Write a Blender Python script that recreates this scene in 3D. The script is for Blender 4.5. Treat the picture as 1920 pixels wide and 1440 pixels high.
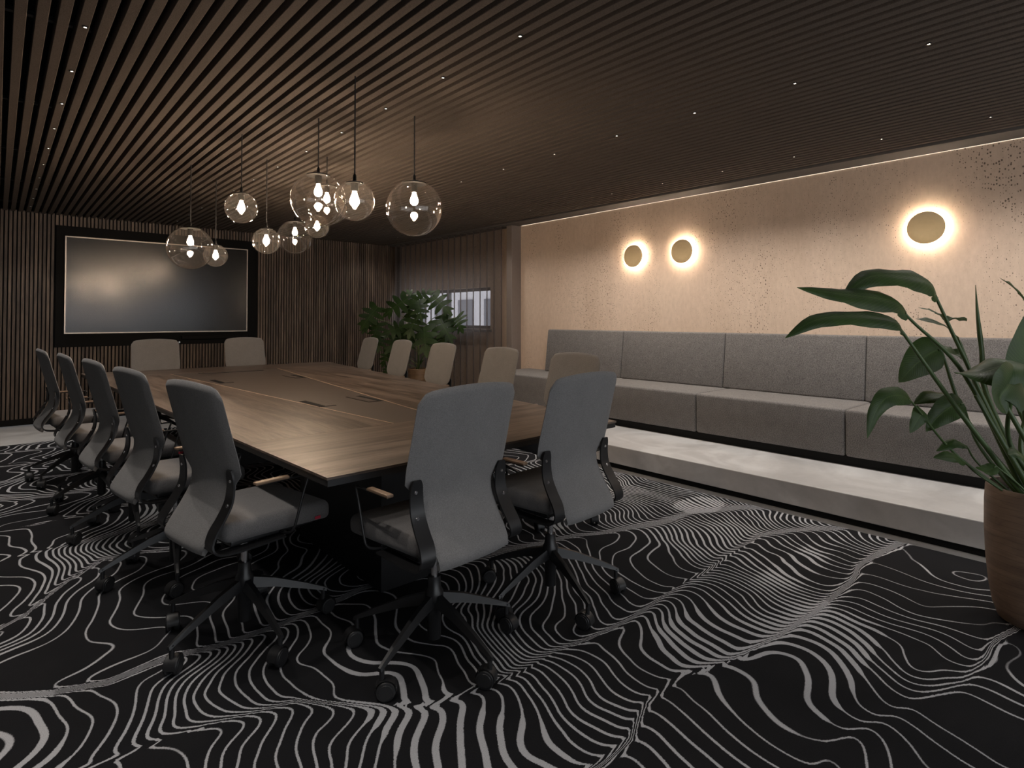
import bpy, bmesh, math, random
import numpy as np
from mathutils import Vector, Matrix, Quaternion

for _o in list(bpy.data.objects):
    bpy.data.objects.remove(_o)
sc = bpy.context.scene
C = sc.collection
R = math.radians
random.seed(7)

# ------------------------------------------------------------------ camera
F_PX, YAW, PITCH, YPP, CAM_H = 1084.0, R(41.7), R(1.07), 576.8, 1.30
cam_d = bpy.data.cameras.new('camera')
cam = bpy.data.objects.new('camera', cam_d)
C.objects.link(cam)
cam_d.sensor_width = 36.0
cam_d.lens = F_PX / 1920 * 36.0
cam_d.shift_y = -(720 - YPP) / 1920
cam_d.clip_start = 0.05
cam.location = (0, 0, CAM_H)
cam.rotation_euler = (R(90) + PITCH, 0, -YAW)
sc.camera = cam
cF = Vector((math.sin(YAW) * math.cos(PITCH), math.cos(YAW) * math.cos(PITCH), math.sin(PITCH)))
cR = Vector((math.cos(YAW), -math.sin(YAW), 0))
cU = cR.cross(cF)


def at(u, v, d):
    """the point of the room seen at (u, v) of the photograph, d metres deep"""
    return Vector((0, 0, CAM_H)) + d * (cF + cR * ((u - 960) / F_PX) + cU * ((YPP - v) / F_PX))


# ------------------------------------------------------------------ exposure, world
vs = sc.view_settings
vs.view_transform = 'Standard'
vs.look = 'None'
vs.gamma = 1
vs.exposure = 0.0
vs.use_curve_mapping = False
SKY = 2.8
world = bpy.data.worlds.new('overcast_sky')
sc.world = world
world.use_nodes = True
_bg = world.node_tree.nodes['Background']
_bg.inputs['Color'].default_value = (0.95, 0.97, 1.0, 1)
_bg.inputs['Strength'].default_value = SKY
try:
    sc.cycles.max_bounces = 10
    sc.cycles.transparent_max_bounces = 24
    sc.cycles.diffuse_bounces = 4
    sc.cycles.sample_clamp_indirect = 4.0
    sc.cycles.caustics_reflective = False
    sc.cycles.caustics_refractive = False
except Exception:
    pass
BULB = 340.0
SCONCE = 230.0
COVE = 1.3
PIN = 14.0
SPOT_W = 15.0

# ------------------------------------------------------------------ room numbers
XL, XW, YF, YB, ZC = -1.7, 5.535, -2.6, 9.25, 2.605
STEP_X, STEP_Z = 4.04, 0.188


def portal(name, loc, rot, sx, sy):
    l = bpy.data.lights.new(name, 'AREA')
    l.shape = 'RECTANGLE'
    l.size = sx
    l.size_y = sy
    l.cycles.is_portal = True
    o = bpy.data.objects.new(name, l)
    C.objects.link(o)
    o.location = loc
    o.rotation_euler = rot
    return o


WIN_B = (-1.1, 4.9, 0.35, 2.35)      # window behind the photographer: x0 x1 z0 z1
WIN_R = (6.70, 9.12, 1.14, 1.775)   # band window behind the blind: y0 y1 z0 z1
portal('daylight_portal', ((WIN_B[0] + WIN_B[1]) / 2, YF - 0.16, (WIN_B[2] + WIN_B[3]) / 2), (R(90), 0, 0), WIN_B[1] - WIN_B[0], WIN_B[3] - WIN_B[2])
portal('daylight_portal', (XW + 0.22, (WIN_R[0] + WIN_R[1]) / 2, (WIN_R[2] + WIN_R[3]) / 2), (0, R(90), 0), WIN_R[3] - WIN_R[2], WIN_R[1] - WIN_R[0])


# ------------------------------------------------------------------ material helpers
def new_mat(name):
    m = bpy.data.materials.new(name)
    m.use_nodes = True
    nt = m.node_tree
    b = nt.nodes['Principled BSDF']
    return m, nt, b


def nd(nt, typ, **kw):
    n = nt.nodes.new(typ)
    for k, v in kw.items():
        if k.startswith('i_'):
            n.inputs[k[2:].replace('_', ' ')].default_value = v
        else:
            setattr(n, k, v)
    return n


def lk(nt, a, b):
    nt.links.new(a, b)


def coords(nt, scale=(1, 1, 1), rot=(0, 0, 0), kind='Object'):
    tc = nd(nt, 'ShaderNodeTexCoord')
    mp = nd(nt, 'ShaderNodeMapping')
    mp.inputs['Scale'].default_value = scale
    mp.inputs['Rotation'].default_value = rot
    lk(nt, tc.outputs[kind], mp.inputs['Vector'])
    return mp.outputs['Vector']


def noise(nt, vec, scale, detail=3, rough=.55, dist=0):
    n = nd(nt, 'ShaderNodeTexNoise')
    n.inputs['Scale'].default_value = scale
    n.inputs['Detail'].default_value = detail
    n.inputs['Roughness'].default_value = rough
    n.inputs['Distortion'].default_value = dist
    lk(nt, vec, n.inputs['Vector'])
    return n.outputs['Fac']


def ramp(nt, fac, stops):
    r = nd(nt, 'ShaderNodeValToRGB')
    e = r.color_ramp.elements
    e[0].position, e[0].color = stops[0][0], (*stops[0][1], 1)
    e[1].position, e[1].color = stops[-1][0], (*stops[-1][1], 1)
    for p, c in stops[1:-1]:
        x = e.new(p)
        x.color = (*c, 1)
    lk(nt, fac, r.inputs['Fac'])
    return r.outputs['Color']


def mixc(nt, fac, a, b, blend='MIX'):
    m = nd(nt, 'ShaderNodeMix', data_type='RGBA', blend_type=blend)
    if hasattr(fac, 'links'):
        lk(nt, fac, m.inputs[0])
    else:
        m.inputs[0].default_value = fac
    for s, v in ((m.inputs[6], a), (m.inputs[7], b)):
        if hasattr(v, 'links'):
            lk(nt, v, s)
        else:
            s.default_value = (*v, 1)
    return m.outputs[2]


def math_(nt, op, a, b=None, c=None, clamp=False):
    m = nd(nt, 'ShaderNodeMath', operation=op, use_clamp=clamp)
    for i, v in enumerate((a, b, c)):
        if v is None:
            continue
        if hasattr(v, 'links'):
            lk(nt, v, m.inputs[i])
        else:
            m.inputs[i].default_value = v
    return m.outputs[0]


def bump(nt, b, h, strength=.3, dist=.01):
    n = nd(nt, 'ShaderNodeBump')
    n.inputs['Strength'].default_value = strength
    n.inputs['Distance'].default_value = dist
    lk(nt, h, n.inputs['Height'])
    lk(nt, n.outputs['Normal'], b.inputs['Normal'])


def plain(name, col, rough=.5, metal=0, spec=.5):
    m, nt, b = new_mat(name)
    v = coords(nt)
    n = noise(nt, v, 35, 2)
    c = mixc(nt, n, tuple(x * .93 for x in col), tuple(min(1, x * 1.07) for x in col))
    lk(nt, c, b.inputs['Base Color'])
    b.inputs['Roughness'].default_value = rough
    b.inputs['Metallic'].default_value = metal
    b.inputs['Specular IOR Level'].default_value = spec
    return m


def fabric(name, a, b_, scale=420, bs=.35, rough=.92):
    m, nt, b = new_mat(name)
    v = coords(nt)
    n1 = noise(nt, v, scale, 2, .7)
    n2 = noise(nt, v, 14, 3)
    c = ramp(nt, n1, [(.34, a), (.66, b_)])
    c = mixc(nt, .25, c, mixc(nt, n2, tuple(x * .8 for x in a), tuple(min(1, x * 1.15) for x in b_)))
    lk(nt, c, b.inputs['Base Color'])
    b.inputs['Roughness'].default_value = rough
    b.inputs['Specular IOR Level'].default_value = .15
    b.inputs['Sheen Weight'].default_value = .12
    bump(nt, b, n1, bs, .002)
    return m


def emit(name, col, strength):
    m, nt, b = new_mat(name)
    nt.nodes.remove(b)
    e = nd(nt, 'ShaderNodeEmission')
    e.inputs['Color'].default_value = (*col, 1)
    e.inputs['Strength'].default_value = strength
    lk(nt, e.outputs[0], nt.nodes['Material Output'].inputs['Surface'])
    return m


def wood(name, axis, dark, mid, light, rough=.45, objrand=0.0, pores=True, gscale=1.0):
    m, nt, b = new_mat(name)
    st = {'x': (.9, 11, 11), 'y': (11, .9, 11), 'z': (11, 11, .9)}[axis]
    tc = nd(nt, 'ShaderNodeTexCoord')
    vec = tc.outputs['Object']
    oi = nd(nt, 'ShaderNodeObjectInfo')
    if objrand:
        ad = nd(nt, 'ShaderNodeVectorMath', operation='ADD')
        cb = nd(nt, 'ShaderNodeCombineXYZ')
        k = math_(nt, 'MULTIPLY', oi.outputs['Random'], 37.0)
        for i in range(3):
            lk(nt, k, cb.inputs[i])
        lk(nt, vec, ad.inputs[0])
        lk(nt, cb.outputs[0], ad.inputs[1])
        vec = ad.outputs[0]
    mp = nd(nt, 'ShaderNodeMapping')
    mp.inputs['Scale'].default_value = tuple(s * gscale for s in st)
    lk(nt, vec, mp.inputs['Vector'])
    n1 = noise(nt, mp.outputs[0], 1.3, 5, .6, .8)
    n2 = noise(nt, mp.outputs[0], 7.0, 3, .6, .2)
    f = math_(nt, 'ADD', math_(nt, 'MULTIPLY', n1, .72), math_(nt, 'MULTIPLY', n2, .28))
    c = ramp(nt, f, [(.40, dark), (.5, mid), (.59, light)])
    if pores:
        n3 = noise(nt, mp.outputs[0], 16, 2, .5, .1)
        p = ramp(nt, n3, [(.62, (1, 1, 1)), (.70, (.55, .5, .47))])
        c = mixc(nt, .8, c, p, 'MULTIPLY')
    if objrand:
        hs = nd(nt, 'ShaderNodeHueSaturation')
        lk(nt, c, hs.inputs['Color'])
        lk(nt, math_(nt, 'MULTIPLY_ADD', oi.outputs['Random'], objrand, 1 - objrand / 2), hs.inputs['Value'])
        hs.inputs['Saturation'].default_value = .95
        c = hs.outputs[0]
    lk(nt, c, b.inputs['Base Color'])
    b.inputs['Roughness'].default_value = rough
    bump(nt, b, f, .12, .002)
    return m


M = {}
M['black'] = plain('black_paint', (.006, .006, .006), .8, 0, .2)
M['black_metal'] = plain('black_powder_coat', (.012, .012, .013), .38, 0, .5)
M['black_panel'] = plain('black_lacquer_panel', (.004, .004, .004), .6, 0, .12)
M['black_plastic'] = plain('black_plastic', (.014, .014, .015), .45)
M['cap'] = plain('dark_bronze_cap', (.0022, .002, .002), .5, 0, .2)
M['steel'] = plain('brushed_steel', (.62, .62, .64), .25, 1)
M['brass'] = plain('brushed_brass', (.58, .42, .22), .5, 0, .5)
M['inlay'] = plain('brass_inlay', (.62, .47, .34), .45, .3)
M['window_frame'] = plain('window_frame_grey', (.05, .05, .055), .5)
M['chair_fabric'] = fabric('chair_fabric_grey', (.15, .146, .144), (.25, .243, .239), 330, .3)
M['seat_fabric'] = fabric('seat_fabric_grey', (.115, .110, .11), (.195, .188, .185), 330, .3)
M['bench_fabric'] = fabric('bench_melange', (.070, .065, .063), (.235, .222, .214), 150, .5)
M['red_tag'] = plain('red_tag', (.5, .03, .06), .6)
M['dark_wall'] = plain('dark_brown_paint', (.030, .026, .023), .8)
M['soffit'] = plain('dark_grey_paint', (.10, .09, .083), .7)
M['soil'] = plain('soil', (.025, .017, .012), .95)
M['slat_wood'] = wood('walnut_slat', 'z', (.062, .043, .031), (.115, .080, .058), (.17, .12, .086), .5, .55, False)
M['oak_y'] = wood('smoked_oak_lengthwise', 'y', (.045, .032, .024), (.110, .081, .063), (.168, .126, .099), .36)
M['oak_x'] = wood('smoked_oak_crosswise', 'x', (.045, .032, .024), (.110, .081, .063), (.168, .126, .099), .36)
M['arm_wood'] = wood('arm_pad_oak', 'y', (.13, .08, .05), (.21, .14, .09), (.28, .19, .125), .4, 0, False)
M['inner'] = plain('table_inner_panel', (.085, .068, .058), .38)
M['stem'] = plain('plant_stem', (.055, .095, .028), .45)
M['monstera_stem'] = plain('monstera_stem', (.09, .12, .035), .5)


def mat_felt():
    m, nt, b = new_mat('ceiling_felt')
    v = coords(nt)
    n1 = noise(nt, v, 260, 2, .8)
    n2 = noise(nt, v, 5, 3)
    c = ramp(nt, n1, [(.3, (.062, .051, .044)), (.7, (.150, .124, .106))])
    c = mixc(nt, .3, c, mixc(nt, n2, (.075, .062, .054), (.125, .104, .09)))
    lk(nt, c, b.inputs['Base Color'])
    b.inputs['Roughness'].default_value = .95
    b.inputs['Specular IOR Level'].default_value = .1
    bump(nt, b, n1, .4, .002)
    return m


def mat_plaster():
    m, nt, b = new_mat('pitted_plaster')
    v = coords(nt, (1, 1, 1))
    vs_ = coords(nt, (1, 1, .35))
    n_big = noise(nt, vs_, 1.6, 5, .6, .4)
    n_fine = noise(nt, coords(nt, (1, 1, .5)), 28, 4, .65)
    c = ramp(nt, n_big, [(.3, (.55, .42, .32)), (.7, (.70, .555, .44))])
    c = mixc(nt, .35, c, ramp(nt, n_fine, [(.3, (.50, .38, .29)), (.7, (.75, .60, .48))]))
    # pits: small dark holes, denser in vertical drifts
    vor = nd(nt, 'ShaderNodeTexVoronoi')
    vor.inputs['Scale'].default_value = 60
    vor.inputs['Randomness'].default_value = 1
    vor.voronoi_dimensions = '2D'
    s3 = nd(nt, 'ShaderNodeSeparateXYZ')
    lk(nt, v, s3.inputs[0])
    c3 = nd(nt, 'ShaderNodeCombineXYZ')
    lk(nt, s3.outputs[1], c3.inputs[0])
    lk(nt, math_(nt, 'MULTIPLY', s3.outputs[2], .72), c3.inputs[1])
    lk(nt, c3.outputs[0], vor.inputs['Vector'])
    sepc = nd(nt, 'ShaderNodeSeparateColor')
    lk(nt, vor.outputs['Color'], sepc.inputs[0])
    drift = noise(nt, coords(nt, (1, 1, .22)), 2.2, 4, .65, .5)
    drift = math_(nt, 'MULTIPLY_ADD', drift, 3.0, -1.0, True)
    thr = math_(nt, 'MULTIPLY', drift, math_(nt, 'MULTIPLY', math_(nt, 'SUBTRACT', sepc.outputs[0], .38), .66))
    jit = noise(nt, v, 160, 2)
    dist = math_(nt, 'ADD', vor.outputs['Distance'], math_(nt, 'MULTIPLY', math_(nt, 'SUBTRACT', jit, .5), .22))
    pit = math_(nt, 'MULTIPLY', math_(nt, 'SUBTRACT', thr, dist), 14, None, True)
    c = mixc(nt, math_(nt, 'MULTIPLY', pit, .85), c, (.085, .058, .042))
    lk(nt, c, b.inputs['Base Color'])
    b.inputs['Roughness'].default_value = .75
    b.inputs['Specular IOR Level'].default_value = .3
    h = math_(nt, 'SUBTRACT', math_(nt, 'MULTIPLY', n_fine, .4), pit)
    bump(nt, b, h, .35, .006)
    return m


def mat_cement():
    m, nt, b = new_mat('polished_microcement')
    v = coords(nt)
    w = nd(nt, 'ShaderNodeTexNoise')
    w.inputs['Scale'].default_value = 1.1
    w.inputs['Detail'].default_value = 5
    w.inputs['Distortion'].default_value = 2.6
    lk(nt, v, w.inputs['Vector'])
    n2 = noise(nt, v, 9, 4, .6, 1.2)
    c = ramp(nt, w.outputs['Fac'], [(.32, (.38, .37, .365)), (.5, (.47, .46, .455)), (.62, (.60, .595, .59))])
    c = mixc(nt, .25, c, ramp(nt, n2, [(.3, (.38, .37, .36)), (.7, (.58, .57, .56))]))
    lk(nt, c, b.inputs['Base Color'])
    b.inputs['Roughness'].default_value = .38
    return m


def mat_glass():
    m, nt, b = new_mat('clear_glass')
    nt.nodes.remove(b)
    t = nd(nt, 'ShaderNodeBsdfTransparent')
    t.inputs['Color'].default_value = (.94, .91, .88, 1)
    g = nd(nt, 'ShaderNodeBsdfGlossy')
    g.inputs['Roughness'].default_value = .03
    g.inputs['Color'].default_value = (1, .97, .94, 1)
    lw = nd(nt, 'ShaderNodeLayerWeight')
    lw.inputs['Blend'].default_value = .5
    fr5 = math_(nt, 'MULTIPLY_ADD', math_(nt, 'POWER', lw.outputs['Facing'], 2.7), .90, .05)
    mx = nd(nt, 'ShaderNodeMixShader')
    lk(nt, fr5, mx.inputs[0])
    lk(nt, t.outputs[0], mx.inputs[1])
    lk(nt, g.outputs[0], mx.inputs[2])
    # faint translucent haze mixed in to give the globes a glow
    df = nd(nt, 'ShaderNodeBsdfTranslucent')
    df.inputs['Color'].default_value = (.95, .90, .84, 1)
    n = noise(nt, coords(nt), 22, 4, .7)
    m3 = nd(nt, 'ShaderNodeMixShader')
    lk(nt, math_(nt, 'MULTIPLY', n, .006), m3.inputs[0])
    lk(nt, mx.outputs[0], m3.inputs[1])
    lk(nt, df.outputs[0], m3.inputs[2])
    lk(nt, m3.outputs[0], nt.nodes['Material Output'].inputs['Surface'])
    return m


def mat_pane():
    m, nt, b = new_mat('window_glass')
    nt.nodes.remove(b)
    t = nd(nt, 'ShaderNodeBsdfTransparent')
    t.inputs['Color'].default_value = (.95, .96, .97, 1)
    g = nd(nt, 'ShaderNodeBsdfGlossy')
    g.inputs['Roughness'].default_value = .02
    mx = nd(nt, 'ShaderNodeMixShader')
    mx.inputs[0].default_value = .05
    lk(nt, t.outputs[0], mx.inputs[1])
    lk(nt, g.outputs[0], mx.inputs[2])
    lk(nt, mx.outputs[0], nt.nodes['Material Output'].inputs['Surface'])
    return m


def mat_vane(name, col, trans, clear):
    m, nt, b = new_mat(name)
    nt.nodes.remove(b)
    v = coords(nt, (1, 1, .05))
    n = noise(nt, v, 220, 2)
    c = mixc(nt, n, tuple(x * .85 for x in col), tuple(min(1, x * 1.15) for x in col))
    d = nd(nt, 'ShaderNodeBsdfDiffuse')
    lk(nt, c, d.inputs['Color'])
    tl = nd(nt, 'ShaderNodeBsdfTranslucent')
    lk(nt, c, tl.inputs['Color'])
    tp = nd(nt, 'ShaderNodeBsdfTransparent')
    m1 = nd(nt, 'ShaderNodeMixShader')
    m1.inputs[0].default_value = trans
    lk(nt, d.outputs[0], m1.inputs[1])
    lk(nt, tl.outputs[0], m1.inputs[2])
    m2 = nd(nt, 'ShaderNodeMixShader')
    m2.inputs[0].default_value = clear
    lk(nt, m1.outputs[0], m2.inputs[1])
    lk(nt, tp.outputs[0], m2.inputs[2])
    lk(nt, m2.outputs[0], nt.nodes['Material Output'].inputs['Surface'])
    return m


def mat_screen():
    m, nt, b = new_mat('matt_display_glass')
    v = coords(nt)
    n = noise(nt, v, 3, 2)
    lk(nt, mixc(nt, n, (.004, .004, .004), (.006, .006, .0055)), b.inputs['Base Color'])
    b.inputs['Roughness'].default_value = .21
    b.inputs['Specular IOR Level'].default_value = .62
    return m


def mat_leaf(name, a, b_, rib, rough=.42):
    m, nt, b = new_mat(name)
    v = coords(nt)
    n = noise(nt, v, 6, 4, .6, .3)
    c = ramp(nt, n, [(.32, a), (.68, b_)])
    uv = nd(nt, 'ShaderNodeUVMap')
    sp = nd(nt, 'ShaderNodeSeparateXYZ')
    lk(nt, uv.outputs[0], sp.inputs[0])
    # side veins run outwards from the midrib
    ph = math_(nt, 'ADD', math_(nt, 'MULTIPLY', sp.outputs[1], 26), math_(nt, 'MULTIPLY', math_(nt, 'ABSOLUTE', sp.outputs[0]), -5))
    vein = math_(nt, 'POWER', math_(nt, 'ABSOLUTE', math_(nt, 'SINE', math_(nt, 'MULTIPLY', ph, 3.14))), 10)
    mid = math_(nt, 'SUBTRACT', 1, math_(nt, 'MULTIPLY', math_(nt, 'ABSOLUTE', sp.outputs[0]), 16), None, True)
    c = mixc(nt, math_(nt, 'MULTIPLY', vein, .22), c, rib)
    c = mixc(nt, math_(nt, 'MULTIPLY', mid, .6), c, rib)
    lk(nt, c, b.inputs['Base Color'])
    b.inputs['Roughness'].default_value = rough
    b.inputs['Specular IOR Level'].default_value = .24
    bump(nt, b, vein, .15, .003)
    tl = nd(nt, 'ShaderNodeBsdfTranslucent')
    lk(nt, mixc(nt, .6, c, (.16, .26, .03)), tl.inputs['Color'])
    mx = nd(nt, 'ShaderNodeMixShader')
    mx.inputs[0].default_value = .14
    out = nt.nodes['Material Output']
    lk(nt, b.outputs[0], mx.inputs[1])
    lk(nt, tl.outputs[0], mx.inputs[2])
    lk(nt, mx.outputs[0], out.inputs['Surface'])
    return m


def mat_potwood(name, a, b_, rings):
    m, nt, b = new_mat(name)
    v = coords(nt, (2.2, 2.2, 9))
    n = noise(nt, v, 1.6, 5, .65, .6)
    c = ramp(nt, n, [(.3, a), (.7, b_)])
    tc = nd(nt, 'ShaderNodeTexCoord')
    sp = nd(nt, 'ShaderNodeSeparateXYZ')
    lk(nt, tc.outputs['Object'], sp.inputs[0])
    wob = noise(nt, coords(nt, (3, 3, 1.5)), 1.0, 2)
    z = math_(nt, 'ADD', sp.outputs[2], math_(nt, 'MULTIPLY', wob, .06))
    s = math_(nt, 'ABSOLUTE', math_(nt, 'SINE', math_(nt, 'MULTIPLY', z, rings)))
    line = math_(nt, 'SUBTRACT', 1, math_(nt, 'MULTIPLY', s, 7), None, True)
    c = mixc(nt, math_(nt, 'MULTIPLY', line, .65), c, tuple(x * .25 for x in a))
    lk(nt, c, b.inputs['Base Color'])
    b.inputs['Roughness'].default_value = .5
    bump(nt, b, line, -.2, .004)
    return m


def mat_carpet():
    m, nt, b = new_mat('black_carpet_with_contour_lines')
    at_ = nd(nt, 'ShaderNodeAttribute')
    at_.attribute_name = 'pile_level'
    v = coords(nt)
    j1 = noise(nt, v, 230, 2, .8)
    at2 = nd(nt, 'ShaderNodeAttribute')
    at2.attribute_name = 'pile_jitter'
    h = math_(nt, 'ADD', at_.outputs['Fac'], math_(nt, 'MULTIPLY', math_(nt, 'SUBTRACT', j1, .5), at2.outputs['Fac']))
    fr = math_(nt, 'FRACT', h)
    tri = math_(nt, 'ABSOLUTE', math_(nt, 'SUBTRACT', fr, .5))
    at3 = nd(nt, 'ShaderNodeAttribute')
    at3.attribute_name = 'line_width'
    line = math_(nt, 'MULTIPLY', math_(nt, 'SUBTRACT', at3.outputs['Fac'], tri), 30, None, True)
    n1 = noise(nt, v, 420, 2, .8)
    n2 = noise(nt, v, 6, 3)
    blk = ramp(nt, n1, [(.3, (.007, .007, .0078)), (.7, (.026, .026, .028))])
    blk = mixc(nt, .5, blk, mixc(nt, n2, (.006, .006, .007), (.016, .016, .018)))
    gry = ramp(nt, n1, [(.3, (.29, .29, .305)), (.7, (.58, .58, .60))])
    c = mixc(nt, line, blk, gry)
    lk(nt, c, b.inputs['Base Color'])
    b.inputs['Roughness'].default_value = .95
    b.inputs['Specular IOR Level'].default_value = .08
    hh = math_(nt, 'ADD', n1, math_(nt, 'MULTIPLY', line, .8))
    bump(nt, b, hh, .5, .004)
    return m


M['felt'] = mat_felt()
M['plaster'] = mat_plaster()
M['cement'] = mat_cement()
M['glass'] = mat_glass()
M['pane'] = mat_pane()
M['vane'] = mat_vane('blind_vane_fabric', (.21, .18, .168), .6, .18)
M['voile'] = mat_vane('blind_voile', (.20, .18, .175), .6, .42)
M['screen'] = mat_screen()
M['strelitzia'] = mat_leaf('strelitzia_leaf', (.014, .032, .011), (.038, .076, .020), (.08, .13, .04))
M['monstera'] = mat_leaf('monstera_leaf', (.007, .019, .006), (.022, .047, .010), (.05, .085, .025), .42)
M['pot_wood'] = mat_potwood('ringed_wooden_pot', (.115, .080, .060), (.24, .175, .132), 118)
M['pot_amber'] = mat_potwood('amber_ringed_pot', (.11, .062, .030), (.21, .125, .062), 90)
M['carpet'] = mat_carpet()
M['bulb'] = emit('bulb_filament_glow', (1, .77, .56), BULB)
M['sconce_led'] = emit('sconce_led', (1, .80, .60), SCONCE)
M['cove_led'] = emit('cove_led', (1, .84, .68), COVE)
M['pin_led'] = emit('pin_led', (1, .86, .70), PIN)
M['facade'] = plain('pale_facade', (.42, .40, .42), .8)
M['facade_glass'] = plain('facade_window_glass', (.06, .06, .075), .2)


# ------------------------------------------------------------------ mesh helpers
class MB:
    def __init__(s):
        s.v, s.f, s.uv = [], [], []

    def add(s, vs_, fs):
        o = len(s.v)
        s.v += [tuple(p) for p in vs_]
        s.f += [tuple(i + o for i in f) for f in fs]
        return s

    def box(s, x0, x1, y0, y1, z0, z1):
        return s.add([(x0, y0, z0), (x1, y0, z0), (x1, y1, z0), (x0, y1, z0), (x0, y0, z1), (x1, y0, z1), (x1, y1, z1), (x0, y1, z1)],
                     [(0, 3, 2, 1), (4, 5, 6, 7), (0, 1, 5, 4), (1, 2, 6, 5), (2, 3, 7, 6), (3, 0, 4, 7)])

    def bevbox(s, x0, x1, y0, y1, z0, z1, r=.01, seg=2):
        bm = bmesh.new()
        bmesh.ops.create_cube(bm, size=1)
        for v in bm.verts:
            v.co = ((x0 + x1) / 2 + v.co.x * (x1 - x0), (y0 + y1) / 2 + v.co.y * (y1 - y0), (z0 + z1) / 2 + v.co.z * (z1 - z0))
        bmesh.ops.bevel(bm, geom=bm.edges[:], offset=r, segments=seg, profile=.5, affect='EDGES')
        bm.verts.index_update()
        s.add([v.co[:] for v in bm.verts], [[v.index for v in f.verts] for f in bm.faces])
        bm.free()
        return s

    def prism(s, pts, z0, z1):
        n = len(pts)
        a = [(x, y, z0) for x, y in pts] + [(x, y, z1) for x, y in pts]
        return s.add(a, [tuple(range(n - 1, -1, -1)), tuple(range(n, 2 * n))] + [(i, (i + 1) % n, n + (i + 1) % n, n + i) for i in range(n)])

    def tube(s, pts, r, n=8, cap=True):
        pts = [Vector(p) for p in pts]
        rs = r if isinstance(r, (list, tuple)) else [r] * len(pts)
        vs_, fs = [], []
        t0 = (pts[1] - pts[0]).normalized()
        up = Vector((0, 0, 1)) if abs(t0.z) < .9 else Vector((1, 0, 0))
        a = t0.cross(up).normalized()
        for i, p in enumerate(pts):
            t = (pts[min(i + 1, len(pts) - 1)] - pts[max(i - 1, 0)]).normalized()
            a = (a - t * a.dot(t)).normalized()
            b = t.cross(a)
            for k in range(n):
                w = 2 * math.pi * k / n
                vs_.append(p + (a * math.cos(w) + b * math.sin(w)) * rs[i])
        for i in range(len(pts) - 1):
            for k in range(n):
                fs.append((i * n + k, i * n + (k + 1) % n, (i + 1) * n + (k + 1) % n, (i + 1) * n + k))
        if cap:
            fs.append(tuple(range(n - 1, -1, -1)))
            fs.append(tuple((len(pts) - 1) * n + k for k in range(n)))
        return s.add(vs_, fs)

    def lathe(s, prof, n=24, c=(0, 0, 0)):
        vs_, fs = [], []
        for r, z in prof:
            for k in range(n):
                w = 2 * math.pi * k / n
                vs_.append((c[0] + r * math.cos(w), c[1] + r * math.sin(w), c[2] + z))
        for i in range(len(prof) - 1):
            for k in range(n):
                fs.append((i * n + k, i * n + (k + 1) % n, (i + 1) * n + (k + 1) % n, (i + 1) * n + k))
        if prof[0][0] > 1e-5:
            fs.append(tuple(range(n - 1, -1, -1)))
        if prof[-1][0] > 1e-5:
            fs.append(tuple((len(prof) - 1) * n + k for k in range(n)))
        return s.add(vs_, fs)

    def band(s, path, x0, x1, th):
        """strip of constant x-range swept along a (y, z) path, th thick"""
        P = [Vector((0, y, z)) for y, z in path]
        vs_, fs = [], []
        for i, p in enumerate(P):
            t = (P[min(i + 1, len(P) - 1)] - P[max(i - 1, 0)]).normalized()
            nrm = Vector((0, -t.z, t.y)) * th / 2
            xa = x0[i] if isinstance(x0, list) else x0
            xb = x1[i] if isinstance(x1, list) else x1
            for x, q in ((xa, p + nrm), (xb, p + nrm), (xb, p - nrm), (xa, p - nrm)):
                vs_.append((x, q.y, q.z))
        for i in range(len(P) - 1):
            for k in range(4):
                fs.append((i * 4 + k, i * 4 + (k + 1) % 4, i * 4 + 4 + (k + 1) % 4, i * 4 + 4 + k))
        e = (len(P) - 1) * 4
        fs += [(3, 2, 1, 0), (e, e + 1, e + 2, e + 3)]
        return s.add(vs_, fs)

    def mesh(s, name, mat, smooth=False, angle=None):
        me = bpy.data.meshes.new(name)
        me.from_pydata(s.v, [], s.f)
        bm = bmesh.new()
        bm.from_mesh(me)
        bmesh.ops.remove_doubles(bm, verts=bm.verts, dist=1e-6)
        bmesh.ops.recalc_face_normals(bm, faces=bm.faces)
        bm.to_mesh(me)
        bm.free()
        if mat:
            me.materials.append(mat)
        if smooth:
            for p in me.polygons:
                p.use_smooth = True
            if angle:
                me.set_sharp_from_angle(angle=R(angle))
        return me

    def build(s, name, mat, parent=None, smooth=False, angle=None):
        return obj(name, s.mesh(name, mat, smooth, angle), parent)


def obj(name, me, parent=None):
    o = bpy.data.objects.new(name, me)
    C.objects.link(o)
    if parent:
        o.parent = parent
    return o


def tag(o, label, cat, group=None):
    o['label'] = label
    o['category'] = cat
    if group:
        o['group'] = group
    return o


def struct(o, label=None):
    o['kind'] = 'structure'
    if label:
        o['label'] = label
    return o


def thing(name, label, cat, loc=(0, 0, 0), rz=0, group=None):
    o = bpy.data.objects.new(name, None)
    o.empty_display_size = .1
    C.objects.link(o)
    o.location = loc
    o.rotation_euler = (0, 0, rz)
    return tag(o, label, cat, group)


def copy_tree(o, parent=None):
    c = o.copy()
    C.objects.link(c)
    c.parent = parent
    for ch in list(o.children):
        copy_tree(ch, c)
    return c


def bez(p, n=12):
    """Catmull-Rom through the points"""
    p = [Vector(q) for q in p]
    if len(p) == 2:
        return [p[0].lerp(p[1], i / n) for i in range(n + 1)]
    q = [p[0] * 2 - p[1]] + p + [p[-1] * 2 - p[-2]]
    out = []
    for i in range(1, len(q) - 2):
        for k in range(n):
            t = k / n
            a, b, c, d = q[i - 1], q[i], q[i + 1], q[i + 2]
            out.append(.5 * (2 * b + (c - a) * t + (2 * a - 5 * b + 4 * c - d) * t * t + (3 * b - a - 3 * c + d) * t ** 3))
    out.append(p[-1])
    return out


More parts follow.
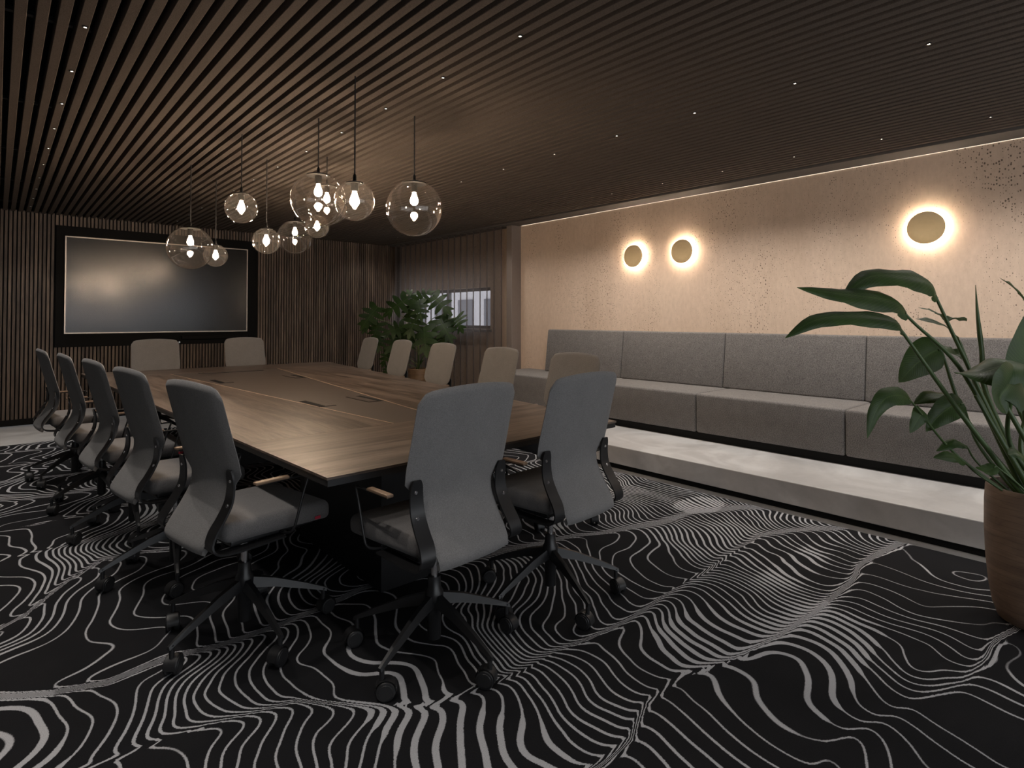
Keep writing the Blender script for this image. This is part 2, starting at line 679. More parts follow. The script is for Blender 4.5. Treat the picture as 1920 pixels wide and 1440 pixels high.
ORD = ['first', 'second', 'third', 'fourth', 'fifth', 'sixth', 'seventh', 'eighth', 'ninth', 'tenth', 'eleventh', 'twelfth', 'thirteenth', 'fourteenth']

# ================================================================== STRUCTURE
# floor
fl = struct(MB().box(XL, XW, YF, YB + .1, -.12, -.012).build('floor', M['cement']), 'pale polished floor around the carpet')

# ---- carpet: one woven sheet; its contour-line design is a height field stored on the mesh
CX0, CX1, CY0, CY1 = -1.45, 3.943, -2.35, 7.87


#CARPET_BEGIN
def vnoise(X, Y, seed=0):
    """smooth lattice noise, about -1..1"""
    xi, yi = np.floor(X), np.floor(Y)
    xf, yf = X - xi, Y - yi
    u, v = xf * xf * xf * (xf * (xf * 6 - 15) + 10), yf * yf * yf * (yf * (yf * 6 - 15) + 10)

    def g(a, b):
        s = np.sin(a * 127.1 + b * 311.7 + seed * 74.7) * 43758.5453
        return 2 * (s - np.floor(s)) - 1
    return (g(xi, yi) * (1 - u) + g(xi + 1, yi) * u) * (1 - v) + (g(xi, yi + 1) * (1 - u) + g(xi + 1, yi + 1) * u) * v


SPINES = [  # polyline, shear on it (m), softness (m)
    ([(-1.6, 2.25), (.22, 2.10), (.53, 2.04), (.77, 1.98), (.95, 1.80), (1.10, 1.66), (1.36, 1.61), (1.70, 1.57), (2.03, 1.55), (2.33, 1.57), (2.66, 1.57), (3.02, 1.60), (3.42, 1.61), (3.67, 1.51), (4.0, 1.30)], .24, .014),
    ([(-1.6, 2.75), (.02, 2.68), (.16, 2.57), (.31, 2.51), (.53, 2.54), (.92, 2.51), (1.30, 2.58), (1.75, 2.55), (2.18, 2.45), (2.52, 2.36), (2.86, 2.23), (3.18, 2.13), (3.49, 2.10), (3.83, 1.95), (4.0, 1.78)], .26, .014),
    ([(-1.6, 1.3), (1.0, 1.10), (1.48, 1.12), (1.66, 1.18), (1.89, 1.16), (2.13, 1.09), (2.44, 1.04), (2.70, 1.03), (3.09, 1.04), (3.36, 1.08), (3.75, 1.05), (4.0, 1.0)], .17, .012),
    ([(-1.6, 3.1), (0, 3.26), (.11, 3.34), (.28, 3.62), (.44, 3.80), (.80, 3.72), (1.6, 3.55), (2.4, 3.42), (3.2, 3.30), (4.0, 3.05)], .28, .018),
    ([(-1.6, .45), (1.2, .62), (1.9, .70), (2.6, .50), (3.3, .42), (4.0, .50)], .14, .05),
    ([(-1.6, 3.9), (0, 4.15), (1.0, 4.3), (2.2, 4.05), (3.2, 3.95), (4.0, 3.75)], -.24, .018),
    ([(-1.6, 4.7), (0, 4.72), (1.0, 4.85), (2.2, 4.7), (3.2, 4.6), (4.0, 4.4)], .26, .018),
    ([(-1.6, 5.3), (0, 5.42), (1.0, 5.45), (2.2, 5.3), (3.2, 5.25), (4.0, 5.1)], .24, .018),
    ([(-1.6, 6.0), (0, 6.15), (1.0, 6.05), (2.2, 6.0), (3.2, 5.9), (4.0, 5.8)], -.22, .018),
    ([(-1.6, 6.6), (0, 6.78), (1.0, 6.7), (2.2, 6.6), (3.2, 6.5), (4.0, 6.4)], .26, .018),
    ([(-1.6, 7.3), (0, 7.45), (1.0, 7.4), (2.2, 7.3), (3.2, 7.2), (4.0, 7.1)], .20, .018),
    ([(-1.6, -.2), (1.5, -.1), (4.0, -.3)], .2, .04),
    ([(-1.6, -1.0), (1.5, -.8), (4.0, -1.1)], .2, .04),
    ([(-1.6, -1.7), (1.5, -1.6), (4.0, -1.8)], .2, .04),
]


def carpet_field(X, Y):
    # a marbled comb pattern: lines run across the strips and are dragged along the spines
    q = X.astype(float).copy()
    wob = .018 * vnoise(X * 4.3, Y * 4.3, 5)
    near = np.zeros_like(q)
    for k, (pl, s, w) in enumerate(SPINES):
        px, py = zip(*pl)
        d = Y - np.interp(X, px, py) - wob
        amp = s * (1 + .55 * vnoise(X * .9 + 3.1 * k, X * 0 + .5, 11 + k))
        q += amp * d / (np.abs(d) + w) * np.exp(-np.abs(d) / .42)
        near = np.maximum(near, np.exp(-(d / .05) ** 2))
    q += .085 * vnoise(X * 1.3 + 7, Y * 2.1, 1) + .045 * vnoise(X * 3.1, Y * 4.4, 2) + .010 * vnoise(X * 9, Y * 10, 3)
    # uneven spacing of the lines, different in every strip between two spines
    t = np.arange(-4, 8, .01)
    order = [13, 12, 11, 4, 2, 0, 1, 3, 5, 6, 7, 8, 9, 10]
    dens = {3: [(.8, 4), (1.9, 5), (2.1, 13), (2.6, 13), (2.75, 5), (3.2, 3), (4, 3)],
            4: [(.8, 4), (1.7, 6), (2.0, 8), (2.3, 14), (2.5, 18), (2.95, 18), (3.1, 5), (3.4, 4), (4, 4)],
            5: [(1.2, 12), (1.8, 13), (1.95, 6), (2.1, 24), (3.0, 25), (3.2, 15), (3.9, 20)],
            6: [(-1, 8), (.25, 8), (.4, 15), (.8, 13), (1.1, 6), (1.5, 7), (1.65, 24), (2.3, 22), (2.45, 8), (2.85, 7), (2.95, 34), (3.9, 24)],
            7: [(-1, 8), (.05, 9), (.25, 5), (.9, 5), (1.1, 10), (2.0, 9), (2.3, 26), (3.9, 26)]}
    base = np.exp(.95 * vnoise(t * 2.6, t * 0 + .3, 21) + .6 * vnoise(t * 6.5, t * 0 + .3, 22))
    phis = []
    for k in range(len(order) + 1):
        d = np.interp(t, *zip(*dens[k])) if k in dens else 9.0 * np.exp(.4 * vnoise(t * 1.1, t * 0 + k + .4, 60 + k))
        c = np.cumsum(d * (base if k not in dens else base ** .55)) * .01
        phis.append(c - np.interp(2.3, t, c))
    sig = lambda d: 1 / (1 + np.exp(-np.clip(d / .005, -40, 40)))
    h = np.interp(q, t, phis[0])
    for k, o in enumerate(order):
        yk = np.interp(X, *zip(*SPINES[o][0])) + wob
        h += sig(Y - yk) * (np.interp(q, t, phis[k + 1]) - np.interp(q, t, phis[k]))
    h += 2.2 * vnoise(X * 1.6, Y * 2.2, 37) + 1.0 * vnoise(X * 3.6 + 5, Y * 4.4, 32)
    gy, gx = np.gradient(h, Y[:, 0], X[0, :])
    g = np.hypot(gx, gy)
    far = np.clip((Y - 2.5) / 4, 0, 1)
    wid = (.0092 + .006 * far) * (1 + .9 * np.clip(vnoise(X * 3.3, Y * 3.3, 41) - .2, 0, 1))
    lw = np.clip(.5 * wid * g, .006, .21)
    patch = np.clip(vnoise(X * 1.9 + 9, Y * 2.3, 44) - .60, 0, 1) * 2.2
    lw = np.maximum(lw, np.clip(.5 * .024 * np.clip(patch * 3, 0, 1) * g, 0, .34))
    return h, lw
#CARPET_END


def build_carpet():
    st = .012
    nx, ny = int((CX1 - CX0) / st) + 1, int((CY1 - CY0) / st) + 1
    xs, ys = np.linspace(CX0, CX1, nx), np.linspace(CY0, CY1, ny)
    X, Y = np.meshgrid(xs, ys)
    h, lw = carpet_field(X, Y)
    gy, gx = np.gradient(h, ys, xs)
    g = np.hypot(gx, gy)
    n = nx * ny
    top = np.zeros((n, 3))
    top[:, 0], top[:, 1] = X.ravel(), Y.ravel()
    i = np.arange(n).reshape(ny, nx)
    q = np.stack([i[:-1, :-1], i[:-1, 1:], i[1:, 1:], i[1:, :-1]], -1).reshape(-1, 4)
    # skirt
    ring = np.concatenate([i[0, :], i[1:, -1], i[-1, -2::-1], i[-2:0:-1, 0]])
    low = top[ring].copy()
    low[:, 2] = -.012
    k = len(ring)
    a = np.arange(k)
    sk = np.stack([ring, n + a, n + (a + 1) % k, ring[(a + 1) % k]], -1)
    V = np.vstack([top, low])
    Fq = np.vstack([q, sk])
    me = bpy.data.meshes.new('carpet')
    me.vertices.add(len(V))
    me.vertices.foreach_set('co', V.ravel())
    me.loops.add(Fq.size)
    me.loops.foreach_set('vertex_index', Fq.ravel().astype(np.int32))
    me.polygons.add(len(Fq))
    me.polygons.foreach_set('loop_start', np.arange(0, Fq.size, 4, dtype=np.int32))
    me.update(calc_edges=True)
    me.validate()

    def put(nm, arr):
        at_ = me.attributes.new(nm, 'FLOAT', 'POINT')
        full = np.concatenate([arr.ravel(), arr.ravel()[ring]]).astype(np.float32)
        at_.data.foreach_set('value', full)
    put('pile_level', h)
    put('line_width', lw)
    put('pile_jitter', np.clip(g * .010, 0, .9))
    me.materials.append(M['carpet'])
    return obj('carpet', me)


carpet = build_carpet()
tag(carpet, 'black carpet with grey contour-like flowing lines covering the floor', 'carpet')

# platform (raised step) along the right wall, with a shadow gap under it
pl = struct(MB().bevbox(STEP_X, XW, YF, YB, .035, STEP_Z, .006, 2).build('trim_1', M['cement']), 'raised pale step running along the plaster wall')
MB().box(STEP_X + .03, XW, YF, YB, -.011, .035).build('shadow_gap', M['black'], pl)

# right wall: plaster, with the band window further back
wr = MB().box(XW, XW + .2, YF, WIN_R[0], 0, ZC + .15)
wr.box(XW, XW + .2, WIN_R[1], YB + .1, 0, ZC + .15).box(XW, XW + .2, WIN_R[0], WIN_R[1], 0, WIN_R[2]).box(XW, XW + .2, WIN_R[0], WIN_R[1], WIN_R[3], ZC + .15)
wall_right = struct(wr.build('wall_right', M['plaster']), 'beige pitted plaster wall')

w1 = MB()
y0, y1, z0, z1 = WIN_R
x0, x1 = XW + .06, XW + .12
w1.box(x0, x1, y0, y1, z0, z0 + .05).box(x0, x1, y0, y1, z1 - .05, z1).box(x0, x1, y0, y0 + .05, z0, z1).box(x0, x1, y1 - .05, y1, z0, z1)
w1.box(x0, x1, 7.86, 7.92, z0, z1)
w1o = struct(w1.build('window_1', M['window_frame']), 'low band window behind the vertical blind')
MB().box(x0 + .02, x0 + .03, y0 + .05, 7.86, z0 + .05, z1 - .05).build('pane', M['pane'], w1o)
MB().box(x0 + .02, x0 + .03, 7.92, y1 - .05, z0 + .05, z1 - .05).build('pane', M['pane'], w1o)
MB().bevbox(XW - .10, XW + .06, y0 - .03, y1 + .03, z0 - .04, z0 - .003, .004).build('window_sill', M['soffit'], w1o)

# back wall: black backing with separate walnut slats
wall_back = struct(MB().box(XL - .2, XW + .2, YB + .022, YB + .2, 0, ZC + .15).build('wall_back', M['black']), 'back wall clad in vertical walnut slats')
FR = (.545, 2.955, .935, 2.478)   # black niche around the display
sl_pitch, sl_w = .0403, .027
k = 0
sl_meshes = {}


def slat_mesh(z0, z1):
    key = (round(z0, 3), round(z1, 3))
    if key not in sl_meshes:
        sl_meshes[key] = MB().bevbox(-sl_w / 2, sl_w / 2, 0, .021, z0, z1, .0015, 1).mesh('slat', M['slat_wood'])
    return sl_meshes[key]


x = .0315 - sl_pitch * 38
while x < 5.40:
    spans = [(.075, ZC + .02)]
    if FR[0] - .02 < x < FR[1] + .02:
        spans = [(.075, FR[2]), (FR[3], ZC + .02)]
    for a, b in spans:
        o = obj('slat', slat_mesh(a, b), wall_back)
        o.location = (x, YB, 0)
    x += sl_pitch
bb = struct(MB().box(XL, XW, YB - .004, YB + .03, 0, .075).build('baseboard_back', M['black']), 'black baseboard under the slats')

# left wall (out of the picture) and the wall behind the photographer with its window
struct(MB().box(XL - .2, XL, YF - .2, YB + .1, 0, ZC + .15).build('wall_left', M['dark_wall']), 'dark side wall')
wf = MB().box(XL, WIN_B[0], YF - .2, YF, 0, ZC + .15).box(WIN_B[1], XW + .2, YF - .2, YF, 0, ZC + .15)
wf.box(WIN_B[0], WIN_B[1], YF - .2, YF, 0, WIN_B[2]).box(WIN_B[0], WIN_B[1], YF - .2, YF, WIN_B[3], ZC + .15)
struct(wf.build('wall_front', M['dark_wall']), 'dark wall with a wide window')
w2 = MB()
for a in (WIN_B[0], .383, 1.867, 3.35, WIN_B[1] - .05):
    w2.box(a, a + .05, YF - .12, YF - .06, WIN_B[2], WIN_B[3])
w2.box(WIN_B[0], WIN_B[1], YF - .12, YF - .06, WIN_B[2], WIN_B[2] + .05).box(WIN_B[0], WIN_B[1], YF - .12, YF - .06, WIN_B[3] - .05, WIN_B[3])
w2o = struct(w2.build('window_2', M['window_frame']), 'wide window behind the viewpoint')
for a in (WIN_B[0] + .05, .433, 1.917, 3.40):
    MB().box(a, a + 1.43, YF - .095, YF - .085, WIN_B[2] + .05, WIN_B[3] - .05).build('pane', M['pane'], w2o)

# ceiling: black void with separate felt slats
ceil = struct(MB().box(XL - .2, XW + .2, YF - .2, YB + .2, ZC + .096, ZC + .15).build('ceiling', M['black']), 'dark ceiling of parallel felt slats')
CP, CW = .0716, .0425
cs = MB().bevbox(-CW / 2, CW / 2, YF, YB - .002, ZC, ZC + .075, .002, 1).mesh('slat', M['felt'])
kk = -26
while .2735 + CP * kk < 5.21:
    o = obj('slat', cs, ceil)
    o.location = (.2735 + CP * kk, 0, 0)
    kk += 1
# hidden cross rails of the slat ceiling
for y in (-1.6, .6, 2.0, 3.4, 4.8, 6.2, 7.6, 9.0):
    MB().box(XL, 5.22, y, y + .03, ZC + .076, ZC + .094).build('cross_rail', M['black_metal'], ceil)
# soffit board along the plaster wall, led profile in its joint
tr = struct(MB().box(5.245, 5.40, YF, YB - .002, ZC - .002, ZC + .09).build('trim_2', M['soffit']), 'dark soffit board between slat ceiling and plaster wall')
MB().box(5.40, XW - .012, YF, YB - .002, ZC + .004, ZC + .09).build('soffit_inner_board', M['soffit'], tr)
led = MB().box(XW - .006, XW - .002, YF + .1, 6.0, ZC + .002, ZC + .006).build('led_profile', M['cove_led'])
tag(led, 'thin glowing led line along the top of the plaster wall', 'led strip')

# ================================================================== FURNITURE AND FITTINGS
# ---- ceiling pin spots
spot_me = MB().lathe([(.0, .002), (.0065, .002)], 12).mesh('lens', M['pin_led'])
ring_me = MB().lathe([(.0075, .003), (.0075, -.001), (.012, -.001), (.012, .003)], 14).mesh('ring', M['black_metal'])
def pin_spot(X, y, lab, zone=1.0, beam=92):
    if lab:
        t = thing('ceiling_spotlight', lab, 'spotlight', (X, y, ZC - .004), 0, 'pin spotlights in the slat ceiling')
        o = obj('lens', spot_me, t)
        o.location = (0, 0, -.0005)
        obj('ring', ring_me, t)
    else:
        t = obj('unseen_spotlight', ring_me, ceil)
        t.location = (X, y, ZC - .004)
        o = obj('lens', spot_me, t)
        o.location = (0, 0, -.0005)
    ld = bpy.data.lights.new('spot_beam', 'SPOT')
    ld.energy = SPOT_W * zone * (.38 if X > 4 and y > 4.6 else 1)   # the window corner is dimmed down
    ld.color = (1, .93, .86)
    ld.spot_size = R(beam)
    ld.spot_blend = 1.0
    ld.shadow_soft_size = .012
    lo = bpy.data.objects.new('spot_beam', ld)
    C.objects.link(lo)
    lo.parent = t
    lo.location = (0, 0, -.012)


for X, rowname, zone, beam in ((.279, 'the leftmost row', 1.9, 86), (1.787, 'the second row', .35, 92), (3.287, 'the third row', .35, 92), (4.782, 'the row nearest the plaster', 2.5, 132), (-1.224, '', 1.2, 92)):   # rows are dimmed separately
    ys = [y for y in (np.arange(14) * .617 + .715)]
    vis = []
    for y in ys:
        p = Vector((X, y, ZC - CAM_H))
        u = 960 + F_PX * p.dot(cR) / p.dot(cF)
        v = YPP - F_PX * p.dot(cU) / p.dot(cF)
        if -20 < u < 1940 and v > -20:
            vis.append(y)
    for y in [y_ for y_ in np.arange(-4, 14) * .617 + .715 if y_ not in vis and y_ < 9.0]:
        pin_spot(X, y, None, zone, beam)     # rows carried on out of view, unseen spots added for their light
    for i, y in enumerate(reversed(vis)):
        lab = 'tiny ceiling spotlight, %s from the back wall in %s' % (ORD[i], rowname)
        pin_spot(X, y, lab, zone, beam)

# ---- display in its black niche
disp = thing('wall_display', 'large dark wall display with thin pale bezel in black panel', 'display', (0, 0, 0))
MB().bevbox(FR[0], FR[1], YB - .012, YB + .02, FR[2], FR[3], .003, 1).build('surround_panel', M['black_panel'], disp)
D = (.634, 2.832, 1.106, 2.346)
MB().box(D[0] + .01, D[1] - .01, YB - .045, YB - .012, D[2] + .01, D[3] - .01).build('display_body', M['black_plastic'], disp)
scr = MB().box(D[0] + .012, D[1] - .012, YB - .047, YB - .045, D[2] + .012, D[3] - .012).build('screen', M['screen'], disp)
bz = plain('pale_metal_bezel', (.50, .44, .39), .35, .6)
for nm, b in (('bezel_top', (D[0], D[1], D[3] - .014, D[3])), ('bezel_bottom', (D[0], D[1], D[2], D[2] + .014)),
              ('bezel_side', (D[0], D[0] + .014, D[2] + .014, D[3] - .014)), ('bezel_side', (D[1] - .014, D[1], D[2] + .014, D[3] - .014))):
    MB().box(b[0], b[1], YB - .051, YB - .044, b[2], b[3]).build(nm, bz, disp)
sb = MB().bevbox(1.95, 2.83, YB - .06, YB - .012, 1.0, 1.06, .008, 2).build('soundbar', M['black_panel'], disp)
cl = MB()
cl.lathe([(.0, .010), (.013, .010), (.016, 0)], 16)
b_ = cl.build('control_knob', M['steel'], disp)
b_.location = (2.0 - .07, YB - .012, .965)
b_.rotation_euler = (R(90), 0, 0)

# ---- vertical blind in front of the band window
blind = thing('vertical_blind', 'taupe vertical blind of translucent vanes in the corner', 'blind', (0, 0, 0))
MB().box(5.29, 5.39, 6.14, 9.245, ZC - .008, ZC - .003).build('head_rail', M['soffit'], blind)


def strip(w, bulge, z0, z1, mat, name, n=8, lean=0.0):
    mb = MB()
    vs_, fs = [], []
    for i in range(n + 1):
        t = i / n
        y = (t - .5) * w
        xx = -bulge * math.sin(math.pi * t) + lean * (t - .5)
        vs_ += [(xx, y, z0), (xx, y, z1)]
    for i in range(n):
        fs.append((2 * i, 2 * i + 2, 2 * i + 3, 2 * i + 1))
    mb.add(vs_, fs)
    return mb.mesh(name, mat, True)


vane_me = strip(.098, .012, STEP_Z + .02, ZC - .009, M['vane'], 'vane', 8, .095)
voile_me = strip(.0640, -.006, STEP_Z + .02, ZC - .009, M['voile'], 'voile_strip', 6, -.094)
VP = .1615
y = 6.21
while y < 9.22:
    o = obj('vane', vane_me, blind)
    o.location = (5.335, y, 0)
    if y + VP < 9.22:
        o = obj('voile_strip', voile_me, blind)
        o.location = (5.335, y + VP / 2, 0)
    y += VP
# flat post closing the blind against the plaster
post = struct(MB().bevbox(5.36, XW, 6.02, 6.135, STEP_Z, ZC, .004, 1).build('trim_3', plain('taupe_panel', (.20, .165, .145), .8)), 'flat taupe post between blind and plaster wall')

# ---- neighbouring building seen through the band window
nb = thing('neighbour_building', 'pale building with dark windows faintly visible through the blind', 'building', (15, 18, -3))
MB().box(0, 5, -14, 14, 0, 9.2).build('wall', M['facade'], nb)
wme = MB().box(-.06, .05, -.5, .5, 0, 1.3).mesh('window', M['facade_glass'])
for r in range(3):
    for q in range(-7, 8):
        o = obj('window', wme, nb)
        o.location = (0, q * 1.8, 1.2 + r * 2.6)

# ---- banquette
bench = thing('banquette', 'long grey melange banquette on the step along the plaster wall', 'bench', (0, 0, STEP_Z))
bx0, bx1 = 4.80, 5.53
MB().box(4.825, bx1, -2.2, 5.80, 0, .075).build('plinth', M['black'], bench)
ends = [-2.14, -.895, .355, 1.605, 2.855, 4.105, 5.86]
for a, b in zip(ends[:-1], ends[1:]):
    MB().bevbox(bx0, bx1, a + .0015, b - .0015, .068, .422, .022, 3).build('seat_block', M['bench_fabric'], bench, True, 40)
eb = [-2.13, -.87, .39, 1.648, 2.907, 4.168, 5.408]
for a, b in zip(eb[:-1], eb[1:]):
    bm = MB().bevbox(5.385, 5.533, a + .0015, b - .0015, .42, .967, .018, 3)
    bm.v = [(xx + (max(0, (zz - .42)) * .12 if xx < 5.46 else 0), yy, zz) for xx, yy, zz in bm.v]
    bm.build('back_cushion', M['bench_fabric'], bench, True, 40)

kn = MB().lathe([(0, 0), (.016, 0), (.016, .03), (.012, .034), (0, .034)], 16).build('plinth_knob', M['steel'], bench, True, 40)
kn.location = (4.825, 3.98, .035)
kn.rotation_euler = (0, R(-90), 0)

# ---- wall sconces
def sconce(y, z, label):
    t = thing('wall_sconce', label, 'wall lamp', (XW, y, z), 0, 'round backlit wall lamps')
    r = .128
    prof = [(0, .050), (r * .6, .0515), (r - .006, .0525), (r, .049), (r, .043), (r - .006, .040), (0, .040)]
    d = MB().lathe(prof, 48).build('disc', M['brass'], t, True, 35)
    d.rotation_euler = (0, R(-90), 0)
    base = MB().lathe([(0, .0), (.087, .0), (.087, .040), (0, .040)], 32).build('wall_plate', M['black_metal'], t, True, 35)
    base.rotation_euler = (0, R(-90), 0)
    ring = MB().lathe([(.088, .012), (.098, .012), (.098, .026), (.088, .026), (.088, .012)], 40).build('led_ring', M['sconce_led'], t, True, 35)
    ring.rotation_euler = (0, R(-90), 0)


sconce(4.054, 2.022, 'round brass backlit wall lamp, leftmost of the close pair')
sconce(3.418, 2.022, 'round brass backlit wall lamp, right one of the close pair')
sconce(1.23, 2.02, 'round brass backlit wall lamp alone above the plant leaves')

# ---- conference table
TZ = .74
table = thing('conference_table', 'long tapering smoked oak conference table on black pedestals', 'table', (1.9, 4.6, 0))
TO = Vector((1.9, 4.6, 0))
A_, B_, C_, D_ = (.873, 1.955), (2.535, 1.988), (3.215, 7.20), (.645, 7.30)
PL = lambda y: 1.585 - .072 * (y - 2.74)       # inner panel, left side
PR = lambda y: 1.893 + .122 * (y - 2.74)       # inner panel, right side
LE = lambda y: .873 - .0427 * (y - 1.955)
RE = lambda y: 2.535 + .1298 * (y - 1.988)
yn, yfar = 2.735, 6.62


def tb(name, pts, z0, z1, mat, parent=table):
    o = MB().prism([(px - TO.x, py - TO.y) for px, py in pts], z0, z1).build(name, mat, parent)
    return o


gp = .0012
tb('near_board', [A_, B_, (RE(yn), yn - gp), (LE(yn), yn - gp)], TZ - .009, TZ, M['oak_x'])
tb('far_board', [(LE(yfar), yfar + gp), (RE(yfar), yfar + gp), C_, D_], TZ - .009, TZ, M['oak_x'])
tb('side_board', [(LE(yn), yn + gp), (PL(yn) - gp, yn + gp), (PL(yfar) - gp, yfar - gp), (LE(yfar), yfar - gp)], TZ - .009, TZ, M['oak_y'])
tb('side_board', [(PR(yn) + gp, yn + gp), (RE(yn), yn + gp), (RE(yfar), yfar - gp), (PR(yfar) + gp, yfar - gp)], TZ - .009, TZ, M['oak_y'])
tb('inner_panel', [(PL(yn) + .0065, yn + gp), (PR(yn) - .0065, yn + gp), (PR(yfar) - .0065, yfar - gp), (PL(yfar) + .0065, yfar - gp)], TZ - .009, TZ - .0006, M['inner'])
tb('inlay_strip', [(PL(yn), yn + gp), (PL(yn) + .006, yn + gp), (PL(yfar) + .006, yfar - gp), (PL(yfar), yfar - gp)], TZ - .008, TZ + .0006, M['inlay'])
tb('inlay_strip', [(PR(yn) - .006, yn + gp), (PR(yn), yn + gp), (PR(yfar), yfar - gp), (PR(yfar) - .006, yfar - gp)], TZ - .008, TZ + .0006, M['inlay'])
ins = .004
tb('edge_core', [(A_[0] + ins, A_[1] + ins), (B_[0] - ins, B_[1] + ins), (C_[0] - ins, C_[1] - ins), (D_[0] + ins, D_[1] - ins)], TZ - .034, TZ - .0095, M['black_metal'])
tb('under_frame', [(A_[0] + .3, A_[1] + .3), (B_[0] - .3, B_[1] + .3), (C_[0] - .35, C_[1] - .3), (D_[0] + .3, D_[1] - .3)], TZ - .085, TZ - .0345, M['black'])
for (px0, px1, py0, py1) in ((1.372, 2.05, 2.47, 3.45), (1.35, 2.25, 5.4, 6.4)):
    tb('pedestal', [(px0, py0), (px1, py0), (px1, py1), (px0, py1)], 0.004, TZ - .0855, M['black_metal'])
for bx, by, L_, W_ in ((1.585, 3.71, .34, .115), (1.918, 3.70, .34, .115), (1.50, 5.57, .34, .115), (2.15, 5.57, .34, .115), (1.85, 6.50, .12, .62)):
    pts = lambda g, s=0: [(bx - W_ / 2 + g, by - L_ / 2 + g), (bx + W_ / 2 - g, by - L_ / 2 + g), (bx + W_ / 2 - g, by + L_ / 2 - g), (bx - W_ / 2 + g, by + L_ / 2 - g)]
    pb = tb('power_box', pts(0), TZ - .008, TZ + .0008, M['black'])
    if W_ < .3:
        sgn = 1 if bx < 1.75 else -1
        q = [(bx - W_ / 2 + (.046 if sgn > 0 else .007), by - L_ / 2 + .009), (bx + W_ / 2 - (.007 if sgn > 0 else .046), by - L_ / 2 + .009),
             (bx + W_ / 2 - (.007 if sgn > 0 else .046), by + L_ / 2 - .009), (bx - W_ / 2 + (.046 if sgn > 0 else .007), by + L_ / 2 - .009)]
        tb('lid', q, TZ + .0009, TZ + .0028, M['inner'], pb)
    else:
        tb('lid', [(bx - W_ / 2 + .01, by - .03), (bx + W_ / 2 - .01, by - .03), (bx + W_ / 2 - .01, by + .054), (bx - W_ / 2 + .01, by + .054)], TZ + .0009, TZ + .0028, M['inner'], pb)


# ---- conference chair (one set of meshes, copied 14 times)
def back_mesh():
    prof = bez([(0, -.222, .428), (0, -.247, .452), (0, -.228, .492), (0, -.192, .55), (0, -.163, .61), (0, -.152, .67), (0, -.163, .74), (0, -.186, .83), (0, -.212, .93), (0, -.234, 1.015), (0, -.246, 1.064)], 4)
    n = len(prof)
    hw_pts = [(.42, .162), (.45, .168), (.50, .174), (.56, .177), (.64, .178), (.69, .183), (.735, .236), (.80, .240), (.95, .237), (1.07, .236)]
    hz, hv = [a for a, b in hw_pts], [b for a, b in hw_pts]
    S = [0]
    for i in range(1, n):
        S.append(S[-1] + (prof[i] - prof[i - 1]).length)
    m = 16
    V, Fc = [], []
    T = .013
    for side in (1, -1):
        for i, p in enumerate(prof):
            t = (prof[min(i + 1, n - 1)] - prof[max(i - 1, 0)]).normalized()
            nr = Vector((0, -t.z, t.y))
            w = float(np.interp(p.z, hz, hv))
            for j in range(m + 1):
                u = -1 + 2 * j / m
                u = math.copysign(abs(u) ** .8, u)
                # rounded top corners and a gently crowned top edge
                top = S[-1] - .022 * u * u - .036 * max(0, (abs(u) - .82) / .18) ** 2.4
                bot = .0 + .014 * max(0, (abs(u) - .7) / .3) ** 2
                s_ = S[i]
                sc_ = bot + (top - bot) * s_ / S[-1]
                # resample along the profile
                q = Vector(np.array([np.interp(sc_, S, [pp[c] for pp in prof]) for c in range(3)]))
                curve = .022 * u * u * (1 if q.z > .62 else max(.3, (q.z - .42) / .2))
                edge = max(0, 1 - abs(u) ** 7) ** .5
                eE = min(1, (S[-1] - s_) / .015) ** .5 if i > n - 4 else 1
                th = T * max(.10, edge) * max(.12, eE)
                if i < 3:
                    th = max(th, T * .8)
                V.append((u * w, q.y + curve + nr.y * th * side, q.z + nr.z * th * side))
    N = n * (m + 1)
    for side in (0, 1):
        for i in range(n - 1):
            for j in range(m):
                a = side * N + i * (m + 1) + j
                Fc.append((a, a + 1, a + m + 2, a + m + 1))
    for i in range(n - 1):
        for j in (0, m):
            a = i * (m + 1) + j
            Fc.append((a, a + m + 1, N + a + m + 1, N + a))
    for i in (0, n - 1):
        for j in range(m):
            a = i * (m + 1) + j
            Fc.append((a, a + 1, N + a + 1, N + a))
    mb = MB()
    mb.add(V, Fc)
    return mb.mesh('backrest', M['chair_fabric'], True, 55)


def seat_mesh():
    mb = MB().bevbox(-.235, .235, -.185, .262, .462, .536, .03, 4)
    v2 = []
    for x, y, z in mb.v:
        f = (y + .185) / .447
        w = 1 - .10 * max(0, (.35 - f) / .35) - .05 * max(0, (f - .8) / .2) ** 2
        zz = z - .018 * max(0, (f - .72) / .28) ** 2 + .006 * (abs(x) / .235) ** 2 * (z > .5)
        v2.append((x * w, y, zz))
    mb.v = v2
    return mb.mesh('seat', M['seat_fabric'], True, 50)


